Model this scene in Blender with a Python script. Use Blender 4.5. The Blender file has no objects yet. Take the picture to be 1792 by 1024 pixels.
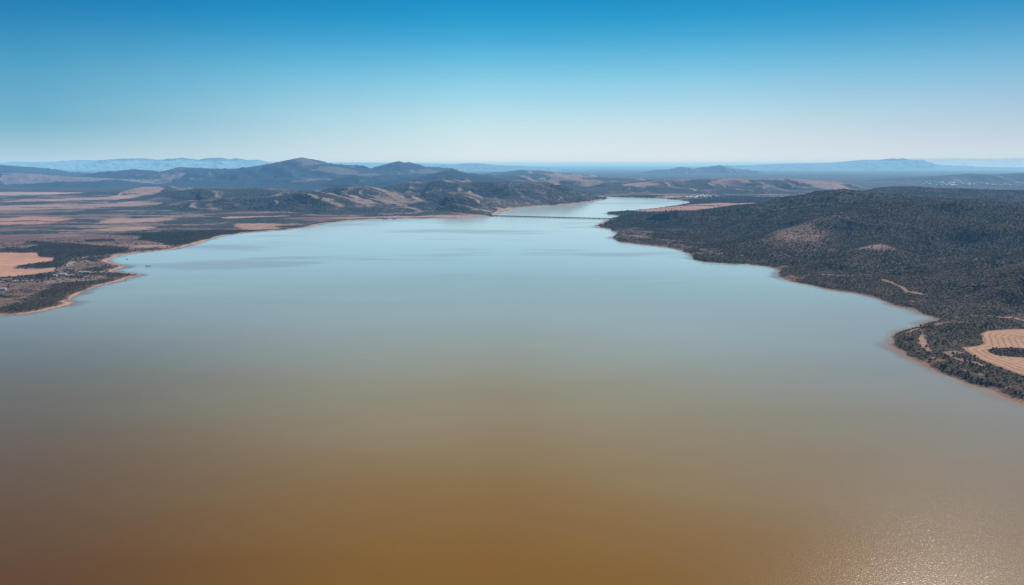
import bpy, math, random
import numpy as np
from mathutils import Vector

random.seed(7)
scene = bpy.context.scene
COL = scene.collection
R = math.radians

# ------------------------------------------------------------------ camera
CAM_H = 220.0
FPX = 1195.0
HORIZ = 286.0
PITCH = math.atan((512 - HORIZ) / FPX)
SP, CP = math.sin(PITCH), math.cos(PITCH)


def ray(px, py):
    a = (np.asarray(px, float) - 896) / FPX
    b = -(np.asarray(py, float) - 512) / FPX
    return a, CP + b * SP, -SP + b * CP


def at(px, py, z=0.0):
    """surveyed photo point -> place on the ground at height z"""
    dx, dy, dz = ray(px, py)
    t = (z - CAM_H) / dz
    return dx * t, dy * t


def crest(px, py, Y):
    dx, dy, dz = ray(px, py)
    t = Y / dy
    return float(dx * t), float(Y), float(CAM_H + dz * t)


# ------------------------------------------------------------------ noise
def _hash(ix, iy, seed):
    h = (ix.astype(np.int64) * 374761393 + iy.astype(np.int64) * 668265263 + seed * 1442695041) & 0xFFFFFFFF
    h = ((h ^ (h >> 13)) * 1274126177) & 0xFFFFFFFF
    h = (h ^ (h >> 16)) & 0xFFFFFFFF
    return h


def perlin(x, y, seed=0):
    x0 = np.floor(x); y0 = np.floor(y)
    fx = x - x0; fy = y - y0
    u = fx * fx * fx * (fx * (fx * 6 - 15) + 10)
    v = fy * fy * fy * (fy * (fy * 6 - 15) + 10)

    def g(ix, iy, dx, dy):
        a = _hash(ix, iy, seed) * (2 * math.pi / 4294967296.0)
        return np.cos(a) * dx + np.sin(a) * dy
    n00 = g(x0, y0, fx, fy); n10 = g(x0 + 1, y0, fx - 1, fy)
    n01 = g(x0, y0 + 1, fx, fy - 1); n11 = g(x0 + 1, y0 + 1, fx - 1, fy - 1)
    return ((n00 * (1 - u) + n10 * u) * (1 - v) + (n01 * (1 - u) + n11 * u) * v) * 1.5


def fbm(x, y, size, octv=4, seed=0, gain=0.5):
    s = 0; a = 1.0; f = 1.0 / size; t = 0
    for i in range(octv):
        s = s + a * perlin(x * f + 13.7 * i, y * f - 7.3 * i, seed + i * 17)
        t += a; a *= gain; f *= 2.03
    return s / t


def ridged(x, y, size, octv=4, seed=0):
    s = 0; a = 1.0; f = 1.0 / size; t = 0
    for i in range(octv):
        s = s + a * (1 - 2.2 * np.abs(perlin(x * f + 5.1 * i, y * f + 9.3 * i, seed + i * 31)))
        t += a; a *= 0.5; f *= 2.1
    return s / t


def sst(a, b, x):
    t = np.clip((x - a) / (b - a), 0, 1)
    return t * t * (3 - 2 * t)


# ------------------------------------------------------------------ shoreline
left_px = [(0, 552), (30, 551), (56, 548), (82, 543.5), (107, 538), (134, 529), (114, 527.5), (129, 519.5), (138, 516), (165, 504), (192, 497),
           (219, 490), (250, 481), (232, 479), (214, 477), (196, 476), (205, 472), (219, 468.5), (222, 465.5), (208, 462),
           (190, 458), (196, 452), (212, 446.5), (245, 442), (268, 440), (290, 438), (312, 434.6), (321, 433), (348, 425.7),
           (379, 415.6), (400, 411.5), (425, 408), (450, 406), (475, 404), (508, 402.7), (528, 399), (551, 395.6),
           (576, 390), (616, 385.6), (650, 384), (676, 383.6), (727, 382.6), (802, 382), (827, 379.8), (862, 378.6),
           (868, 375.5), (876, 369.5), (900, 364.5), (938, 360.8), (978, 359), (1001, 357), (1023, 354.6), (1040, 352), (1057, 349.4),
           (1063, 346.6), (1046, 344), (1026, 341.6), (1028, 340.8), (1068, 344.6), (1112, 345.8), (1157, 347.2), (1199.5, 351.5),
           (1206, 354), (1207, 357), (1183, 360.5), (1145, 366), (1107, 369.8), (1060, 373), (1060, 375), (1085, 376.8),
           (1087, 379.7), (1065, 384.6), (1040, 394.7), (1044, 398.5), (1073, 404), (1082, 408), (1066, 416),
           (1078, 422), (1107, 426), (1138, 428.6), (1174, 434), (1196, 438), (1198.5, 441.6), (1210, 448),
           (1214, 454.3), (1232, 458.3), (1263, 460.5), (1308, 462), (1341, 466), (1364, 471.7), (1361, 483),
           (1386, 493), (1440, 504), (1492, 511), (1526, 518.6), (1559, 533), (1597, 540), (1629.5, 554),
           (1638, 562), (1619, 564.5), (1604, 574), (1582, 578.5), (1563, 594.6), (1558.6, 603), (1584, 622.5),
           (1621, 641), (1653, 656), (1685, 669), (1739, 683), (1792, 706), (1860, 738), (1960, 800)]
lw = [at(a, b) for a, b in left_px]
lw = [(-1500.0, -1500.0), (-1300.0, 200.0), (-1050.0, 640.0)] + [(float(a), float(b)) for a, b in lw] + [(640.0, 260.0), (800.0, -200.0), (1200.0, -1500.0)]


def roughen(pts, seed=3):
    rnd = random.Random(seed)

    def rec(a, b, d):
        L = math.hypot(b[0] - a[0], b[1] - a[1])
        if L < 9 or d == 0 or a[1] < 300 or b[1] < 300:
            return [a]
        dist = 0.5 * (a[1] + b[1])
        off = rnd.uniform(-0.12, 0.12) * min(L, 60)
        m = ((a[0] + b[0]) / 2 - (b[1] - a[1]) / L * off, (a[1] + b[1]) / 2 + (b[0] - a[0]) / L * off * 0.9)
        return rec(a, m, d - 1) + rec(m, b, d - 1)
    out = []
    for i in range(len(pts) - 1):
        out += rec(pts[i], pts[i + 1], 2)
    out.append(pts[-1])
    return out


SHORE = np.array(roughen(lw))


def poly_sd(x, y, poly, closed=True, far=None):
    """signed distance, positive outside the polygon"""
    x = np.asarray(x, float); y = np.asarray(y, float)
    out = np.full(x.shape, 1e12); inside = np.zeros(x.shape, bool)
    n = len(poly)
    for i in range(n):
        ax, ay = poly[i]; bx, by = poly[(i + 1) % n]
        ex, ey = bx - ax, by - ay
        wx = x - ax; wy = y - ay
        t = np.clip((wx * ex + wy * ey) / (ex * ex + ey * ey + 1e-9), 0, 1)
        d = (wx - ex * t) ** 2 + (wy - ey * t) ** 2
        np.minimum(out, d, out=out)
        c = (ay > y) != (by > y)
        if abs(ey) > 1e-9:
            inside ^= c & (x < ex * (y - ay) / ey + ax)
    d = np.sqrt(out)
    return np.where(inside, -d, d)


def shore_sd(x, y):
    r = np.hypot(x, y)
    out = np.full(x.shape, 2500.0)
    m = r < 6200
    if m.any():
        out[m] = poly_sd(x[m], y[m], SHORE)
    return np.where(r > 5600, np.maximum(out, (r - 5600)), out)


def line_d(x, y, pts):
    out = np.full(x.shape, 1e12)
    for (ax, ay), (bx, by) in zip(pts[:-1], pts[1:]):
        ex, ey = bx - ax, by - ay
        t = np.clip(((x - ax) * ex + (y - ay) * ey) / (ex * ex + ey * ey + 1e-9), 0, 1)
        np.minimum(out, (x - ax - ex * t) ** 2 + (y - ay - ey * t) ** 2, out=out)
    return np.sqrt(out)


# ------------------------------------------------------------------ ridges
# (group, [(px, py, Y)...], front width, back width, sharpness, gully)
def cr(pts, Y=None):
    return [crest(p[0], p[1], p[2] if len(p) > 2 else Y) for p in pts]


RIDGES = []


def ridge(group, pts, wf, wb, Y=None, sharp=0.5, gully=0.12, gs=300):
    wf *= {'near': .95, 'mid': .72, 'far_right': .72}.get(group, 1); wb *= {'mid': .75, 'far_right': .75}.get(group, 1)
    gully *= {'near': 1.15, 'mid': 1.4}.get(group, 1); gs *= {'near': .95, 'mid': 1.7, 'far_right': 1.5}.get(group, 1)
    RIDGES.append(dict(g=group, p=cr(pts, Y), wf=wf, wb=wb, s=sharp, gl=gully, gs=gs))


# the big scrub-covered hill on the right bank
ridge('near', [(1165, 384, 2700), (1222, 377, 2700), (1322, 360.5, 2650), (1372, 344.5, 2600), (1415, 333.5, 2550), (1472, 330.5, 2500), (1530, 338, 2450), (1620, 346, 2450)], 660, 900, sharp=0.35, gully=.10, gs=420)
ridge('near', [(1500, 344, 2250), (1562, 348.5, 2050), (1616, 350.5, 1950), (1687, 353.5, 1900), (1792, 359, 1850), (1950, 366, 1800), (2150, 380, 1750)], 680, 800, sharp=0.6, gully=.10, gs=330)
ridge('near', [(1535, 335, 3650), (1562, 327, 3650), (1600, 327, 3650), (1652, 330, 3600), (1792, 333.5, 3500), (2000, 340, 3300)], 700, 700, sharp=0.35, gully=.08, gs=400)
ridge('near', [(1500, 346, 2230), (1455, 366, 2020), (1410, 391, 1830), (1345, 418, 1720), (1290, 440, 1640)], 260, 260, sharp=.5, gully=.1, gs=150)
ridge('near', [(1600, 352, 1950), (1575, 385, 1780), (1545, 420, 1600), (1500, 455, 1420)], 230, 260, sharp=.45, gully=.12, gs=150)
ridge('near', [(1900, 392, 1500), (1810, 432, 1340), (1740, 462, 1240), (1670, 486, 1170)], 200, 230, sharp=.4, gully=.12, gs=140)
ridge('near', [(2200, 380, 1300), (2000, 420, 1200), (1900, 460, 1080)], 260, 260, sharp=.4, gully=.1, gs=140)
# the hills on the left bank of the channel
ridge('mid', [(226, 362, 3600), (262, 351.5, 3800), (289, 345, 3900), (326, 333, 4000), (352, 329.5, 4050), (450, 329.5, 4050), (488, 331.5, 4000), (550, 333, 3950)], 800, 800, sharp=.5, gs=260)
ridge('mid', [(360, 350, 3500), (400, 346, 3450), (480, 343.5, 3400), (530, 336, 3400), (560, 335.5, 3350), (600, 345, 3280), (645, 361, 3150)], 420, 500, sharp=.6, gully=.2, gs=170)
ridge('mid', [(560, 334, 3900), (576, 329, 3900), (613, 326.5, 3850), (646, 326.5, 3800), (671, 335, 3700), (694, 349, 3560), (712, 360, 3450)], 460, 600, sharp=.6, gully=.2, gs=180)
ridge('mid', [(640, 345, 3500), (665, 352, 3350), (690, 365, 3150)], 230, 260, sharp=.6, gully=.2, gs=120)
ridge('mid', [(700, 350, 3750), (726, 339, 3900), (752, 334.5, 3900), (777, 333, 3850), (812, 338, 3700), (850, 349, 3500), (880, 358, 3350)], 420, 500, sharp=.55, gully=.2, gs=170)
ridge('mid', [(750, 352, 3350), (780, 342, 3400), (808, 341, 3350), (840, 352, 3200), (862, 362, 3100)], 280, 350, sharp=.55, gully=.2, gs=130)
ridge('mid', [(640, 330, 4700), (671, 327, 4700), (714, 318.5, 4700), (747, 320, 4650), (764, 315, 4650), (792, 313.5, 4600), (812, 319, 4550), (845, 317.5, 4500), (880, 318, 4450), (900, 317.5, 4350),
              (925, 319, 4250), (945, 324, 4150), (967, 336.5, 3950), (985, 343.5, 3850), (1023, 350.5, 3780), (1046, 353, 3800)], 560, 700, sharp=.55, gully=.18, gs=200)
ridge('mid', [(880, 319, 4400), (900, 330, 4050), (912, 345, 3800), (925, 357, 3600)], 220, 260, sharp=.55, gully=.15, gs=140)
ridge('mid', [(220, 334, 5000), (251, 327, 5000), (294, 325.5, 5000), (318, 333, 4800)], 500, 600, sharp=.5, gs=250)
# the ranges behind the channel
ridge('far_right', [(1100, 322, 5400), (1150, 315.5, 5600), (1204, 314, 5700), (1275, 311, 5800), (1329, 314, 5700), (1379, 312, 5700), (1422, 315.5, 5600), (1452, 322, 5450), (1480, 331, 5300)], 800, 900, sharp=.55, gully=.25, gs=260)
ridge('far_right', [(1040, 335, 5000), (1090, 326, 5200), (1140, 322, 5250), (1180, 328, 5100)], 480, 600, sharp=.55, gully=.2, gs=220)
ridge('far_right', [(930, 325, 5600), (960, 316, 5900), (1010, 313, 6000), (1050, 316, 6000), (1110, 318, 5900)], 600, 700, sharp=.55, gully=.2, gs=260)
ridge('far_right', [(1230, 333, 4900), (1290, 326, 5050), (1340, 327, 5000), (1380, 334, 4900)], 380, 450, sharp=.5, gully=.25, gs=180)
ridge('far_right', [(850, 311, 8000), (890, 306, 8200), (940, 303, 8300), (1000, 306, 8200), (1040, 309.5, 8000), (1092, 311, 8000)], 900, 1200, sharp=.5, gully=.2, gs=420)
ridge('far_right', [(880, 301, 11500), (910, 297, 11500), (950, 298, 11500), (990, 302, 11500)], 900, 1200, sharp=.5, gully=.2, gs=420)
ridge('far_right', [(1600, 312, 8200), (1640, 308, 8300), (1700, 303.5, 8300), (1740, 305, 8300), (1792, 302.5, 8200), (1900, 301, 8000)], 800, 1200, sharp=.5, gully=.15, gs=380)
ridge('far_right', [(1170, 296, 14500), (1192, 291.5, 14500), (1215, 294, 14500), (1240, 291.5, 14500), (1260, 288.5, 14500), (1285, 294, 14500)], 900, 1200, sharp=.8, gully=.15, gs=500)
# blue mountains on the left
ridge('mountains', [(120, 310, 8600), (150, 306.5, 8600), (186, 305, 8600), (213, 298, 8600), (234, 296, 8600), (266, 303, 8500), (290, 299, 8500), (314, 292, 8600), (330, 293, 8600), (352, 294.5, 8500),
                    (402, 295.5, 8500), (430, 293.5, 8500), (450, 290, 8500), (480, 285, 8500), (505, 279.5, 8500), (528, 275, 8500), (540, 280, 8450), (563, 285, 8400), (581, 291.5, 8300), (616, 298, 8100), (650, 303, 7900)], 1500, 1800, sharp=.75, gully=.25, gs=520)
ridge('mountains', [(615, 303, 9300), (634, 299, 9300), (664, 290, 9300), (684, 285, 9300), (698, 281.5, 9300), (708, 284.5, 9300), (717, 283.5, 9250), (734, 291.5, 9200), (759, 299, 9000), (800, 303, 8800)], 1300, 1600, sharp=.8, gully=.25, gs=480)
ridge('mountains', [(540, 327, 6000), (556, 324, 6100), (591, 314, 6200), (621, 306.5, 6300), (651, 311.5, 6300), (676, 315, 6250), (727, 310.5, 6200), (752, 305, 6200), (791, 297, 6200), (812, 304, 6150), (835, 309.5, 6050), (862, 312, 5950), (900, 317, 5800)], 900, 1000, sharp=.6, gully=.12, gs=330)
ridge('mountains', [(-140, 280, 9800), (-60, 284, 9800), (0, 288.5, 9800), (20, 290, 9800), (40, 297, 9600), (60, 302, 9400)], 900, 1500, sharp=.6, gully=.15, gs=400)
ridge('mountains', [(-160, 300, 7300), (-60, 302, 7300), (30, 303, 7300), (75, 307, 7200), (120, 309, 7200), (170, 312, 7000)], 700, 900, sharp=.5, gully=.15, gs=330)
ridge('mountains', [(330, 322, 6800), (380, 317, 6900), (430, 315, 7000), (490, 312, 7000), (560, 312, 6800), (600, 320, 6500)], 500, 700, sharp=.5, gully=.2, gs=260)
# faint ranges at the horizon
ridge('horizon', [(-200, 284, 26000), (0, 285, 26000), (25, 282.5, 26000), (60, 283.5, 26000), (95, 283, 26000), (133, 280, 26000), (171, 280.6, 26000), (213, 277.6, 26000), (251, 277, 26000), (276, 279.8, 26000), (319, 276, 26000),
                  (347, 279.6, 26000), (362, 276.5, 26000), (387, 276, 26000), (402, 279, 26000), (412, 276.5, 26000), (433, 280, 26000), (450, 279.5, 26000), (475, 284, 26000), (520, 287, 26000)], 3200, 5000, sharp=.8, gully=.25, gs=1300)
ridge('horizon', [(1365, 286.3, 23000), (1419, 285.5, 23000), (1462, 284, 23000), (1508, 279.7, 23000), (1537, 279.9, 23000), (1562, 277, 23000), (1571, 278, 23000), (1580, 276.8, 23000), (1609, 283, 23000), (1644, 288.5, 23000), (1687, 293, 22000)], 2600, 4000, sharp=.8, gully=.2, gs=1200)
ridge('horizon', [(790, 288, 21000), (815, 285.5, 21000), (838, 285.5, 21000), (870, 289, 21000)], 2000, 3000, sharp=.7, gully=.2, gs=1000)
ridge('horizon', [(545, 286, 30000), (600, 284.3, 30000), (680, 284.8, 30000), (760, 286, 30000)], 3000, 4000, sharp=.4, gully=.1, gs=1400)
ridge('faint', [(1560, 282, 46000), (1598, 277, 46000), (1670, 276, 46000), (1720, 277, 46000), (1792, 275.5, 46000), (2000, 277, 46000)], 5000, 6000, sharp=.4, gully=.12, gs=2500)
VALLEYS = [(np.array([crest(*p)[:2] for p in pl]), dp, wd) for pl, dp, wd in (
    ([(1530, 350, 2330), (1440, 368, 2150), (1330, 395, 1960), (1220, 412, 1850)], 24, 170),
    ([(1430, 345, 2560), (1340, 372, 2350), (1250, 392, 2150), (1170, 404, 2000)], 15, 120),
    ([(1600, 362, 1900), (1510, 395, 1740), (1450, 425, 1600), (1410, 455, 1480)], 22, 130),
    ([(1745, 368, 1780), (1690, 405, 1600), (1640, 438, 1440), (1570, 468, 1320)], 24, 140),
    ([(1660, 362, 1860), (1610, 395, 1700), (1580, 420, 1580)], 12, 80),
    ([(1860, 385, 1620), (1790, 412, 1470), (1735, 440, 1340)], 16, 100))]
GROUPS = ['near', 'mid', 'far_right', 'mountains', 'horizon', 'faint']


def height(x, y, sd=None):
    """terrain height, hill group index per point, hill strength"""
    if sd is None:
        sd = shore_sd(x, y)
    r = np.hypot(x, y)
    right = (x > 0.12 * y + 60)
    prof = np.where(right, 5.0 * sst(1, 14, sd) + 5 * sst(12, 90, sd), 1.6 * sst(0, 26, sd) + 1.6 * sst(20, 90, sd))
    near = sst(0, 260, sd)
    z = np.where(sd > 0, prof, np.maximum(sd * 0.12, -5.0))
    z = z + near * (np.where(right, 7.0, 3.0) * fbm(x, y, 330, 4, 5) + 1.0 * fbm(x, y, 60, 3, 6))
    z = np.where(sd > 0, np.maximum(z, np.minimum(sd * .08, 1.2) + .05), z)
    far = sst(4500, 12000, r)
    z = z + far * 14 * (fbm(x, y, 2600, 4, 8) + .1)
    z = np.where(sd > 0, np.maximum(z, np.minimum(sd * .08, 1.2) + .05), z)
    gid = np.full(x.shape, -1); best = np.zeros(x.shape)
    w1 = fbm(x, y, 420, 4, 21); w2 = fbm(x, y, 150, 3, 22)
    crestf = np.zeros(x.shape)
    for R_ in RIDGES:
        P = R_['p']; W = max(R_['wf'], R_['wb']) * 1.3
        xs = [p[0] for p in P]; ys = [p[1] for p in P]
        m = (x > min(xs) - W) & (x < max(xs) + W) & (y > min(ys) - W) & (y < max(ys) + W)
        if not m.any():
            continue
        X = x[m]; Y = y[m]
        dd = np.full(X.shape, 1e12); zz = np.zeros(X.shape); sgn = np.zeros(X.shape)
        for a, b in zip(P[:-1], P[1:]):
            ex, ey = b[0] - a[0], b[1] - a[1]
            t = np.clip(((X - a[0]) * ex + (Y - a[1]) * ey) / (ex * ex + ey * ey), 0, 1)
            qx = a[0] + ex * t; qy = a[1] + ey * t
            d = (X - qx) ** 2 + (Y - qy) ** 2
            k = d < dd
            dd = np.where(k, d, dd); zz = np.where(k, a[2] + (b[2] - a[2]) * t, zz)
            # toward the viewer's side or behind
            sgn = np.where(k, (Y - qy) * qy + (X - qx) * qx, sgn)
        d = np.sqrt(dd)
        W_ = np.where(sgn < 0, R_['wf'], R_['wb'])
        t0 = d / W_
        t = t0 * (1 + 0.34 * w1[m] * sst(0, .25, t0)) + 0.10 * w2[m] * sst(0.02, .3, t0)
        t = np.clip(t, 0, 1)
        bell = (1 - t * t) ** 2
        tent = (1 - t) ** 1.35
        sh = bell * (1 - R_['s']) + tent * R_['s']
        gn = ridged(X, Y, R_['gs'] * 1.0, 3 if R_['g'] in ('mountains', 'horizon') else 2, 40 + int(R_['gs']) % 7)
        amp = R_['gl'] * 1.7 * np.maximum(zz, 20)
        h = zz * sh + amp * (gn - .25) * sst(0.03, .35, t) * sst(1.0, .55, t)
        base = z[m]
        k = 7.0
        e = np.clip(0.5 + 0.5 * (h - base) / k, 0, 1)
        hn = base * (1 - e) + h * e + k * e * (1 - e) * sst(0, .2, t) * .6
        # hills rise only from dry land
        sh_ = sst(2, 130, sd[m])
        hn = base + (hn - base) * sh_
        hn = np.maximum(hn, base)
        st = (h - base)
        gi = GROUPS.index(R_['g'])
        tmp = best[m]; gg = gid[m]
        kk = (st > tmp) & (st > 2.0)
        gg[kk] = gi; tmp[kk] = st[kk]
        gid[m] = gg; best[m] = tmp
        z[m] = hn
        cf = crestf[m]
        cf[kk] = (.8 * sst(.22, .0, t0) + 1.0 * (gn - .3) * sst(0, .2, t0))[kk]
        crestf[m] = cf
    for (pl, dep, wd) in VALLEYS:
        m = (x > pl[:, 0].min() - wd) & (x < pl[:, 0].max() + wd) & (y > pl[:, 1].min() - wd) & (y < pl[:, 1].max() + wd)
        if m.any():
            dv = line_d(x[m], y[m], pl) * (1 + .3 * w2[m]) / wd
            cut = dep * (1 - sst(0, 1, dv)) * np.clip(z[m] / 55, 0, 1)
            z[m] -= cut
            crestf[m] -= .6 * (1 - sst(0, 1, dv)) * (z[m] > 12)
    global CREST
    CREST = crestf
    return z, gid, best


# ------------------------------------------------------------------ land cover
def P(pts):
    return np.array([at(a, b, 3.0) for a, b in pts])


FIELDS = [  # polygon, albedo, furrow spacing
    (P([(-260, 444), (0, 442.6), (64, 442.6), (69, 449.7), (94, 451), (92, 456), (62, 460), (28, 465), (23, 471), (66, 472), (97, 468.4), (94, 474), (62, 479), (36, 482.5), (0, 485), (-260, 492)]), (.57, .31, .19), 0),
    (P([(1713, 594.6), (1722, 589), (1771, 586), (1850, 587), (1990, 600), (2050, 700), (1900, 700), (1792, 664.4), (1760, 653.7), (1718, 637.5), (1698, 627), (1685, 617), (1707, 616), (1720, 613), (1716, 603)]), (.54, .315, .19), 1),
    (P([(136, 428.6), (180, 427), (250, 427.5), (300, 426), (340, 426), (300, 433), (230, 434.5), (222, 431.5), (160, 431)]), (.46, .29, .2), 0),
    (P([(165, 402), (200, 398), (270, 396.5), (305, 398), (285, 402.5), (180, 404.5)]), (.44, .29, .19), 0),
    (P([(340, 383), (400, 378), (500, 376.5), (520, 378), (400, 383.5)]), (.40, .27, .2), 0),
    (P([(395, 398), (400, 389.5), (470, 389), (505, 392), (500, 400), (440, 402.5)]), (.40, .25, .18), 0),
    (P([(560, 382), (690, 377.5), (850, 375.5), (862, 377), (845, 379.6), (700, 381.6)]), (.42, .29, .24), 0),
    (P([(828, 373), (860, 368), (900, 361.5), (880, 367), (868, 373)]), (.4, .3, .22), 0),
    (P([(1107, 369.3), (1183, 361), (1250, 358), (1325, 357.5), (1310, 363), (1240, 371), (1200, 374), (1110, 373)]), (.44, .25, .19), 0),
    (P([(0, 320), (200, 322), (330, 320), (300, 323), (150, 325.5), (0, 326)]), (.42, .33, .31), 0),
    (P([(-60, 337), (60, 336), (180, 337), (90, 341), (-60, 342)]), (.42, .31, .27), 0),
    (P([(40, 349), (160, 346), (235, 339), (275, 336), (290, 341), (215, 349), (90, 353), (10, 354)]), (.42, .27, .22), 0),
    (P([(-60, 362), (100, 357), (250, 355), (300, 358), (120, 366), (-60, 370)]), (.38, .25, .21), 0),
    (P([(-60, 384), (60, 378), (150, 382), (70, 392), (-60, 396)]), (.45, .24, .18), 0),
    (P([(200, 382), (300, 380), (330, 386), (240, 390), (150, 392)]), (.40, .26, .2), 0),
    (P([(1195, 345), (1225, 343.5), (1258, 344), (1245, 347.5), (1200, 348)]), (.62, .56, .5), 0),
    (P([(1165, 345.5), (1195, 345.6), (1200, 347.5), (1160, 347)]), (.4, .32, .27), 0),
]
ISLAND = P([(1724, 622.5), (1750, 620), (1792, 621.5), (1900, 626), (1980, 634), (1900, 644), (1792, 637.5), (1750, 634), (1732, 629)])
BROWN = [P([(-200, 500), (0, 496), (60, 493), (92, 498), (80, 508), (45, 522), (0, 538), (-200, 560)]),
         P([(110, 470), (150, 456), (182, 457), (196, 463), (150, 469), (140, 474)]),
         P([(0, 424), (60, 425), (70, 430), (40, 437), (0, 438)])]
DENSE = [P([(20, 428), (60, 422), (140, 428), (225, 434), (228, 440), (160, 447), (130, 452), (100, 470), (100, 485), (-200, 492), (-200, 486), (0, 486), (36, 484), (96, 476), (98, 468), (66, 470), (25, 470),
            (30, 466), (92, 457), (95, 450), (68, 448), (64, 441), (0, 441)]),
         P([(250, 410), (300, 402), (400, 403), (455, 403), (395, 411), (350, 420), (320, 430), (240, 420)]),
         P([(150, 420), (200, 419), (205, 423), (150, 425)])]
PATHS = [  # polyline, half width m, albedo
    ([(1604, 577), (1614, 585), (1612, 597), (1618, 610), (1627, 618)], 2.6, (.48, .3, .19)),
    ([(1590, 584), (1600, 579), (1606, 577)], 4, (.5, .33, .2)),
    ([(1655, 622), (1672, 632), (1690, 638), (1705, 640), (1716, 645)], 4, (.42, .24, .16)),
    ([(1668, 622), (1680, 624)], 5, (.42, .28, .24)),
    ([(1545, 499), (1572, 508), (1588, 516), (1600, 518), (1632, 527)], 4.5, (.5, .27, .17)),
    ([(1718, 519), (1732, 524), (1745, 529)], 3, (.5, .4, .33)),
    ([(1700, 558), (1730, 560), (1758, 564), (1775, 565), (1792, 570), (1840, 575)], 4.5, (.42, .26, .2)),
    ([(1640, 571), (1660, 566), (1690, 568)], 5, (.3, .17, .13)),
    ([(1430, 486), (1452, 487), (1470, 489), (1520, 487)], 4, (.44, .33, .27)),
    ([(1245, 448), (1275, 449), (1300, 452)], 6, (.36, .22, .2)),
    ([(1080, 411), (1100, 414), (1130, 420), (1180, 424), (1230, 427)], 6, (.32, .2, .18)),
    ([(1110, 386), (1140, 384)], 7, (.44, .27, .18)),
    ([(1700, 467), (1725, 464), (1742, 461)], 3.0, (.4, .3, .26)),
    ([(-60, 497), (0, 493), (30, 491), (56, 490.5)], 3.5, (.6, .5, .42)),
    ([(-60, 511), (0, 507), (12, 505)], 3, (.6, .5, .42)),
    ([(92, 483), (125, 481), (160, 475), (190, 474)], 4, (.48, .36, .29)),
    ([(165, 449), (200, 444), (225, 439), (260, 437)], 3, (.3, .21, .18)),
    ([(285, 410), (330, 409), (380, 407)], 5, (.5, .4, .33)),
    ([(115, 464), (130, 458), (150, 456)], 3, (.46, .34, .28)),
]
PATHS = [(P(a), w, c) for a, w, c in PATHS]
HILLCLEAR = [(crest(1410, 391, 1830), 120, .55), (crest(1380, 404, 1770), 90, .5), (crest(1440, 372, 1950), 90, .35), (crest(1528, 432, 1560), 38, 1.0), (crest(1545, 436, 1530), 60, .5),
             (crest(1415, 425, 1650), 90, .55), (crest(1500, 450, 1440), 80, .3), (crest(1345, 418, 1720), 70, .3)]


MTCLEAR = [(crest(548, 284, 8420), 170, .8), (crest(528, 279, 8420), 110, .7), (crest(576, 296, 8100), 230, .75), (crest(606, 301, 7900), 220, .8), (crest(640, 306, 7700), 200, .6), (crest(745, 298, 8900), 220, .75), (crest(700, 297, 8500), 200, .5),
           (crest(560, 311, 6900), 230, .8), (crest(590, 313, 6800), 150, .7), (crest(275, 314, 7700), 160, .6), (crest(312, 296, 8450), 150, .5), (crest(1445, 320, 5450), 200, .9), (crest(1290, 316, 5600), 130, .8), (crest(1345, 322, 5300), 130, .7), (crest(1120, 321, 5350), 160, .7), (crest(960, 319, 5800), 150, .8), (crest(1030, 318, 5900), 170, .8), (crest(990, 308, 8000), 260, .9)]


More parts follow.
